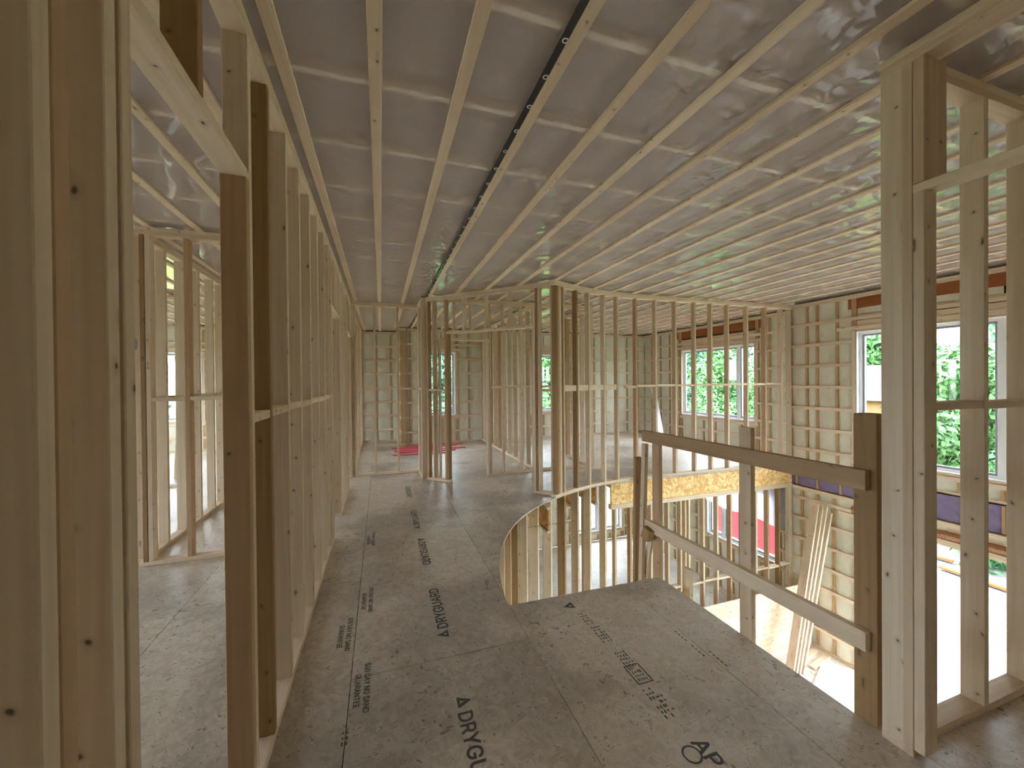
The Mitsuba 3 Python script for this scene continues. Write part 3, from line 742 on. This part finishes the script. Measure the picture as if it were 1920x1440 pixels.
# ================================================================== guard rail
g = thing('guard_rail', 'temporary wooden guard rail along the open edge of the stair landing', 'guard rail')
def gl(name, y0, y1, x0, x1, z0, z1, mat, label=None):
    return obj(name, boxm(x0, x1, y0, y1, z0, z1), mat, g, label=label)
gl('post', 2.800, 2.889, 2.256, 2.294, -0.36, 1.13, 'wood_z3')
gl('post', 1.915, 2.004, 2.256, 2.294, -0.36, 1.376, 'wood_z2')
gl('post', 1.235, 1.335, 2.256, 2.345, -0.36, 1.515, 'wood_brown_z')
gl('rail', 1.262, 2.975, 2.217, 2.255, 1.145, 1.243, 'wood_brown_y')
gl('rail', 1.262, 2.945, 2.217, 2.255, 0.360, 0.455, 'wood_y1')
g2 = thing('stair_guard', 'rough wooden stair guard of upright sticks and a brace beyond the landing corner', 'guard rail')
def stick(name, a, b, w, t, mat):
    obj(name, bar(a, b, [0, w / 2, 0], [t / 2, 0, 0]), mat, g2)
stick('post', [2.25, 3.14, -1.6], [2.25, 3.085, 0.98], 0.038, 0.064, 'wood_brown_z')
stick('post', [2.22, 3.055, -1.2], [2.22, 2.935, 1.127], 0.05, 0.038, 'wood_z2')
stick('brace', [2.26, 3.03, -0.20], [2.26, 2.90, 0.36], 0.06, 0.025, 'wood_z0')
obj('block', bar([2.20, 2.90, 0.30], [2.20, 2.86, 0.40], [0.03, 0, 0], [0, 0.045, 0.01]), 'wood_brown_z', g2)
stick('post', [2.40, 2.63, -1.2], [2.40, 2.62, 0.13], 0.07, 0.038, 'wood_z0')

# ================================================================== loose boards, sheets
def board(name, label, a, b, u, v, mat, cat='board', group=None):
    k = obj(name, bar(a, b, u, v), mat)
    tag(k, label, cat, group)
    return k
for i, (dx, ty, tz, dy, mat) in enumerate([(0.0, 5.09, -0.60, 0.0, 'wood_z1'), (0.07, 5.03, -0.64, -0.03, 'wood_z0'), (0.12, 4.99, -0.645, -0.05, 'wood_z0'), (0.18, 4.95, -0.75, -0.07, 'wood_z0')]):
    a, b = np.array([6.68 + dx, 4.93 + dy, LZ + 0.003]), np.array([7.56 + 0.85 * dx, ty, tz])
    d = (b - a) / np.linalg.norm(b - a)
    v = np.cross(d, [0, 1, 0]); v /= np.linalg.norm(v)
    wdir = np.cross(v, d)
    w = 0.14 if i == 0 else 0.10
    board('plank', ['wide flat board leaning on the lower right wall, leftmost of its bundle', 'pale board leaning on the lower right wall, second from the left in its bundle',
                    'pale board leaning on the lower right wall, third from the left in its bundle', 'short pale board leaning on the lower right wall, rightmost of its bundle'][i],
          a, b, wdir * w / 2, v * 0.019, mat, group='boards leaning in the lower storey')
kp = obj('plywood_sheet', bar([4.2, 5.30, -2.79], [7.75, 5.30, -2.79], [0, 0, 0.61], [0, 0.009, 0]), 'plywood')
tag(kp, 'plywood sheet standing on its long edge against the lower stud wall', 'plywood sheet')
kp = obj('white_board', bar([6.55, 4.15, LZ + 0.022], [7.45, 4.55, LZ + 0.022], [-0.13, 0.29, 0], [0, 0, 0.02]), 'white_siding')
tag(kp, 'white rectangular panel lying on the lower floor by the leaning boards', 'panel')
board('offcut', 'short lumber offcut lying against the lower right wall', [7.1, 5.02, LZ + 0.021], [7.65, 5.16, LZ + 0.021], [-0.011, 0.043, 0], [0, 0, 0.019], 'wood_x0', 'offcut')
board('offcut', 'lumber offcut beside the white panel on the lower floor', [7.12, 4.86, LZ + 0.021], [7.7, 4.98, LZ + 0.021], [-0.011, 0.044, 0], [0, 0, 0.019], 'wood_x1', 'offcut')
board('leaning_panel', 'pale grey board leaning in the corner of the far room', [7.45, 9.10, 0.02], [8.22, 10.45, 1.45], [0.06, -0.035, 0.0], [-0.006, -0.010, 0.012], 'poly_sheet', 'board')
for i, (x0, x1, y) in enumerate([(0.25, 1.45, 9.45), (0.35, 1.75, 9.75), (0.3, 2.05, 10.0), (0.45, 1.5, 10.25), (0.25, 1.9, 10.45), (0.6, 2.1, 10.62)]):  # flat pink-red strips on the floor, kind of object left open
    board('red_strip', ['red strip nearest to the viewer on the far room floor', 'red strip second from the front on the far room floor', 'longest red strip in the middle of the far room floor',
           'short red strip behind the longest one on the far room floor', 'red strip second from the far wall on the floor', 'red strip closest to the far wall on the floor'][i],
          [x0, y, 0.0135], [x1, y - 0.03, 0.0135], [0, 0.05, 0], [0, 0, 0.0125], 'pink_red', 'slat', 'red strips on the far room floor')
board('tall_stick', 'pale stick leaning among the studs of the left room', [-3.5, 8.6, 0.003], [-3.75, 9.4, 1.7], [0.03, 0, 0], [0, 0.009, -0.004], 'wood_z0', 'stick')
# plastic bag on the left post
ic = trimesh.creation.icosphere(subdivisions=3, radius=1.0)
v = ic.vertices
ic.vertices = v * [0.035, 0.03, 0.06] * (0.75 + 0.6 * meshkit.fbm(v * 2.5, 3, 9))[:, None] + [-2.13, 4.47, 2.06]
tag(obj('plastic_bag', ic, 'grey_bag', smooth=True), 'small crumpled clear plastic bag stuck on the left room studs', 'bag')
# hanging string from the ceiling
def tube(pts, r):
    pts = np.array(pts, float); n = 5
    vs, fs = [], []
    for i, p in enumerate(pts):
        for j in range(n):
            a = 2 * math.pi * j / n
            vs.append(p + [r * math.cos(a), r * math.sin(a), 0])
    for i in range(len(pts) - 1):
        for j in range(n):
            k0, k1 = i * n + j, i * n + (j + 1) % n
            fs += [[k0, k1, k1 + n], [k0, k1 + n, k0 + n]]
    return trimesh.Trimesh(np.array(vs), np.array(fs), process=False)
# plastic sheet hung over the lower window
def sheet(x, y0, y1, z0, z1):
    ny, nz = 60, 16
    Y, Z = np.meshgrid(np.linspace(y0, y1, ny), np.linspace(z0, z1, nz), indexing='ij')
    Z = np.where(np.arange(nz)[None, :] == 0, Z + 0.03 * np.sin(Y * 5), Z)
    X = x - 0.02 * meshkit.fbm(np.stack([Y * 4, Z * 1.2, Y * 0], -1), 3, 3)
    V = np.stack([X, Y, Z], -1).reshape(-1, 3)
    ii, jj = np.meshgrid(np.arange(ny - 1), np.arange(nz - 1), indexing='ij')
    a = (ii * nz + jj).ravel()
    F = np.concatenate([np.stack([a, a + 1, a + nz + 1], 1), np.stack([a, a + nz + 1, a + nz], 1)])
    return trimesh.Trimesh(V, F, process=False)
scene['hung_plastic'] = {'type': 'principledthin', 'base_color': {'type': 'rgb', 'value': lin(222, 224, 240)}, 'roughness': 0.5, 'diff_trans': 1.3}
tag(obj('plastic_sheet', sheet(7.77, 5.78, 7.95, -1.36, -0.45), 'hung_plastic', smooth=True), 'white translucent plastic sheet hung over the top of the lower window', 'plastic sheet')

# ================================================================== outside
struct('ground', 'bright gravel and grass around the house')
n = 40
gx, gy = np.meshgrid(np.linspace(-60, 90, n), np.linspace(-60, 90, n), indexing='ij')
gz = -3.95 + 0.25 * meshkit.fbm(np.stack([gx * 0.15, gy * 0.15, gx * 0], -1), 3, 2) - 0.1
V = np.stack([gx, gy, gz], -1).reshape(-1, 3)
ii, jj = np.meshgrid(np.arange(n - 1), np.arange(n - 1), indexing='ij'); a = (ii * n + jj).ravel()
obj('ground', trimesh.Trimesh(V, np.concatenate([np.stack([a, a + n, a + n + 1], 1), np.stack([a, a + n + 1, a + 1], 1)]), process=False), 'gravel', smooth=True)
GZ = -3.95
def leaf_cloud(seed, r, h, count, leaf, conical=False):
    rg = np.random.default_rng(seed)
    nb = 34
    B = rg.normal(size=(nb, 3)); B /= np.linalg.norm(B, axis=1)[:, None]
    B *= (rg.random((nb, 1)) ** 0.4) * np.array([r * 0.8, r * 0.8, h * 0.42])
    if conical:
        B[:, :2] *= (0.55 - B[:, 2:3] / h)
    rad = rg.uniform(0.25, 0.42, nb) * r
    idx = rg.integers(0, nb, count)
    d = rg.normal(size=(count, 3)); d /= np.linalg.norm(d, axis=1)[:, None]
    C = B[idx] + d * rad[idx][:, None] * rg.uniform(0.75, 1.05, (count, 1))
    nrm = d + rg.normal(size=(count, 3)) * 0.6 + [0, 0, 0.4]
    nrm /= np.linalg.norm(nrm, axis=1)[:, None]
    t = np.cross(nrm, rg.normal(size=(count, 3))); t /= np.linalg.norm(t, axis=1)[:, None]
    b = np.cross(nrm, t)
    s = leaf * rg.uniform(0.6, 1.3, (count, 1))
    V = np.stack([C - t * s, C + b * s * 0.45, C + t * s, C - b * s * 0.45], 1).reshape(-1, 3)
    i = np.arange(count) * 4
    F = np.concatenate([np.stack([i, i + 1, i + 2], 1), np.stack([i, i + 2, i + 3], 1)])
    return trimesh.Trimesh(V, F, process=False)
clouds_ = [mikit.ply(leaf_cloud(3, 2.6, 7.5, 17000, 0.15)), mikit.ply(leaf_cloud(8, 2.6, 7.5, 17000, 0.14)), mikit.ply(leaf_cloud(5, 2.2, 9.0, 13000, 0.14, True))]
trunk_mesh = trimesh.creation.cone(radius=0.2, height=6.0, sections=10)
trunk = mikit.ply(trunk_mesh)
low = mikit.ply(leaf_cloud(12, 1.3, 2.2, 4200, 0.10))
def tree(x, y, kind, mat, sc, label, zoff=0.0):
    k = thing('tree', label, 'tree')
    obj('trunk', {**trunk, 'to_world': T().translate([x, y, GZ]).scale([sc, sc, sc])}, 'bark', k)
    key = obj('foliage', {**clouds_[kind], 'to_world': T().translate([x, y, GZ + 4.4 * sc + zoff]).scale([sc, sc, sc]).rotate([0, 0, 1], rnd.uniform(0, 360))}, mat, k)
    labels[key] = {'kind': 'stuff'}
tr = [(21.0, -3.5, 0, 'leaf_a', 1.15, 'leafy green tree at the right edge of the wide window view'), (24.5, 3.0, 1, 'leaf_b', 1.35, 'dense green tree in the middle of the wide window view'),
      (20.5, 8.2, 0, 'leaf_a', 0.95, 'bright green tree near the left part of the wide window view'), (31.0, -2.0, 1, 'leaf_b', 1.8, 'tall tree standing behind the right edge tree'),
      (37.0, 9.5, 0, 'leaf_b', 1.9, 'tall tree standing behind the middle trees of the wide window view'), (36.0, 20.0, 0, 'leaf_a', 1.7, 'green tree behind the grey roofed house'),
      (19.5, 20.5, 2, 'leaf_c', 1.05, 'bluish conifer seen through the far room window, left part'), (26.5, 27.0, 0, 'leaf_c', 1.5, 'pale green tree seen through the far room window, middle part'),
      (15.8, 14.2, 1, 'leaf_a', 0.9, 'yellow green tree seen through the right part of the far room window'),
      (47.0, 0.0, 1, 'leaf_b', 2.4, 'tallest tree, standing farthest behind the middle of the wide window view'),
      (2.8, 22.0, 1, 'leaf_c', 1.2, 'pale tree seen through the narrow far window'), (9.5, 24.0, 0, 'leaf_a', 1.2, 'leafy tree beyond the far wall'),
      (-5.0, 25.0, 0, 'leaf_a', 1.2, 'leafy tree beyond the left rooms'), (-13.5, 24.0, 1, 'leaf_b', 1.2, 'dense tree beyond the end of the left rooms')]
for q in tr:
    tree(*q)
for (x, y, m, l) in [(18.6, -0.2, 'leaf_a', 'low bright bush below the wide window, nearest to the right'), (18.4, 3.4, 'leaf_a', 'low round bush below the middle of the wide window'), (17.2, 6.2, 'leaf_b', 'low bush in front of the grey roofed house')]:
    k = thing('bush', l, 'bush')
    key = obj('foliage', {**low, 'to_world': T().translate([x, y, GZ + 1.6]).scale([1.1, 1.1, 1.6])}, m, k)
    labels[key] = {'kind': 'stuff'}
# neighbour house with a grey roof
k = thing('house', 'neighbouring tan house with a grey roof seen at the left of the wide window', 'house')
hx0, hx1, hy0, hy1, hz = 24.0, 30.0, 12.0, 19.0, 0.55
obj('wall', boxm(hx0, hx1, hy0, hy1, GZ - 0.3, hz), 'brick_tan', k)
Vr = np.array([[hx0 - 0.5, hy0 - 0.5, hz], [hx1 + 0.5, hy0 - 0.5, hz], [hx1 + 0.5, hy1 + 0.5, hz], [hx0 - 0.5, hy1 + 0.5, hz], [(hx0 + hx1) / 2, hy0 + 2.5, hz + 1.9], [(hx0 + hx1) / 2, hy1 - 2.5, hz + 1.9]])
Fr = [[0, 1, 4], [1, 2, 5], [1, 5, 4], [2, 3, 5], [3, 0, 4], [3, 4, 5], [0, 2, 1], [0, 3, 2]]
obj('roof', trimesh.Trimesh(Vr, Fr, process=False), 'roof_grey', k)
for (y0, y1) in ((14.2, 15.4), (16.5, 17.8)):
    w = obj('window', boxm(hx0 - 0.05, hx0 + 0.02, y0, y1, -1.6, 0.1), 'white_vinyl', k)
    obj('pane', boxm(hx0 - 0.07, hx0 - 0.04, y0 + 0.1, y1 - 0.1, -1.5, 0.0), 'dark_glass', w)
# trailer outside the lower window
k = thing('trailer', 'red trailer with a white stripe parked outside the lower window', 'trailer')
obj('body', boxm(10.6, 13.0, 7.8, 12.0, GZ + 0.55, -2.15), 'red_paint', k)
obj('skirt', boxm(10.55, 10.6, 7.8, 12.0, GZ + 0.42, GZ + 0.62), 'white_siding', k)
for y in (9.3, 10.2):
    w = trimesh.creation.cylinder(radius=0.36, height=0.25, sections=24, transform=trimesh.transformations.rotation_matrix(math.pi / 2, [0, 1, 0]))
    w.apply_translation([10.75, y, GZ + 0.36])
    obj('wheel', w, 'wire_black', k)
# utility wires
def wire(name, label, a, b, sagz):
    q = np.linspace(0, 1, 24)
    pts = [np.array(a) * (1 - t) + np.array(b) * t + [0, 0, -sagz * 4 * t * (1 - t)] for t in q]
    tag(obj(name, tube(np.array(pts), 0.02), 'white_ink'), label, 'wire')
wire('utility_wire', 'upper utility wire crossing the view of the wide window', [14.0, -14, 2.3], [14.0, 11, 2.3], 0.25)
wire('utility_wire', 'lower thin utility wire crossing the view of the wide window', [14.0, -14, 1.95], [14.0, 11, 1.95], 0.25)
# lumber scraps outside the door opening
rs = random.Random(4)
for i in range(5):
    x, y, a = 15.9 + rs.uniform(-0.4, 0.5), 3.4 + 1.45 * i, rs.uniform(1.35, 1.75)
    d = np.array([math.cos(a), math.sin(a), 0])
    board('scrap_board', ['orange scrap board on the gravel outside the door opening, first from the right', 'scrap board on the gravel outside, second from the right', 'scrap board in the middle of the row on the gravel',
                          'scrap board on the gravel outside, second from the left', 'scrap board on the gravel outside, leftmost of the row'][i],
          [x, y, GZ + 0.06] - d * 0.7, [x, y, GZ + 0.06] + d * 0.7, np.cross(d, [0, 0, 1]) * 0.07, [0, 0, 0.02], 'lvl_brown', 'board', 'scrap boards outside')
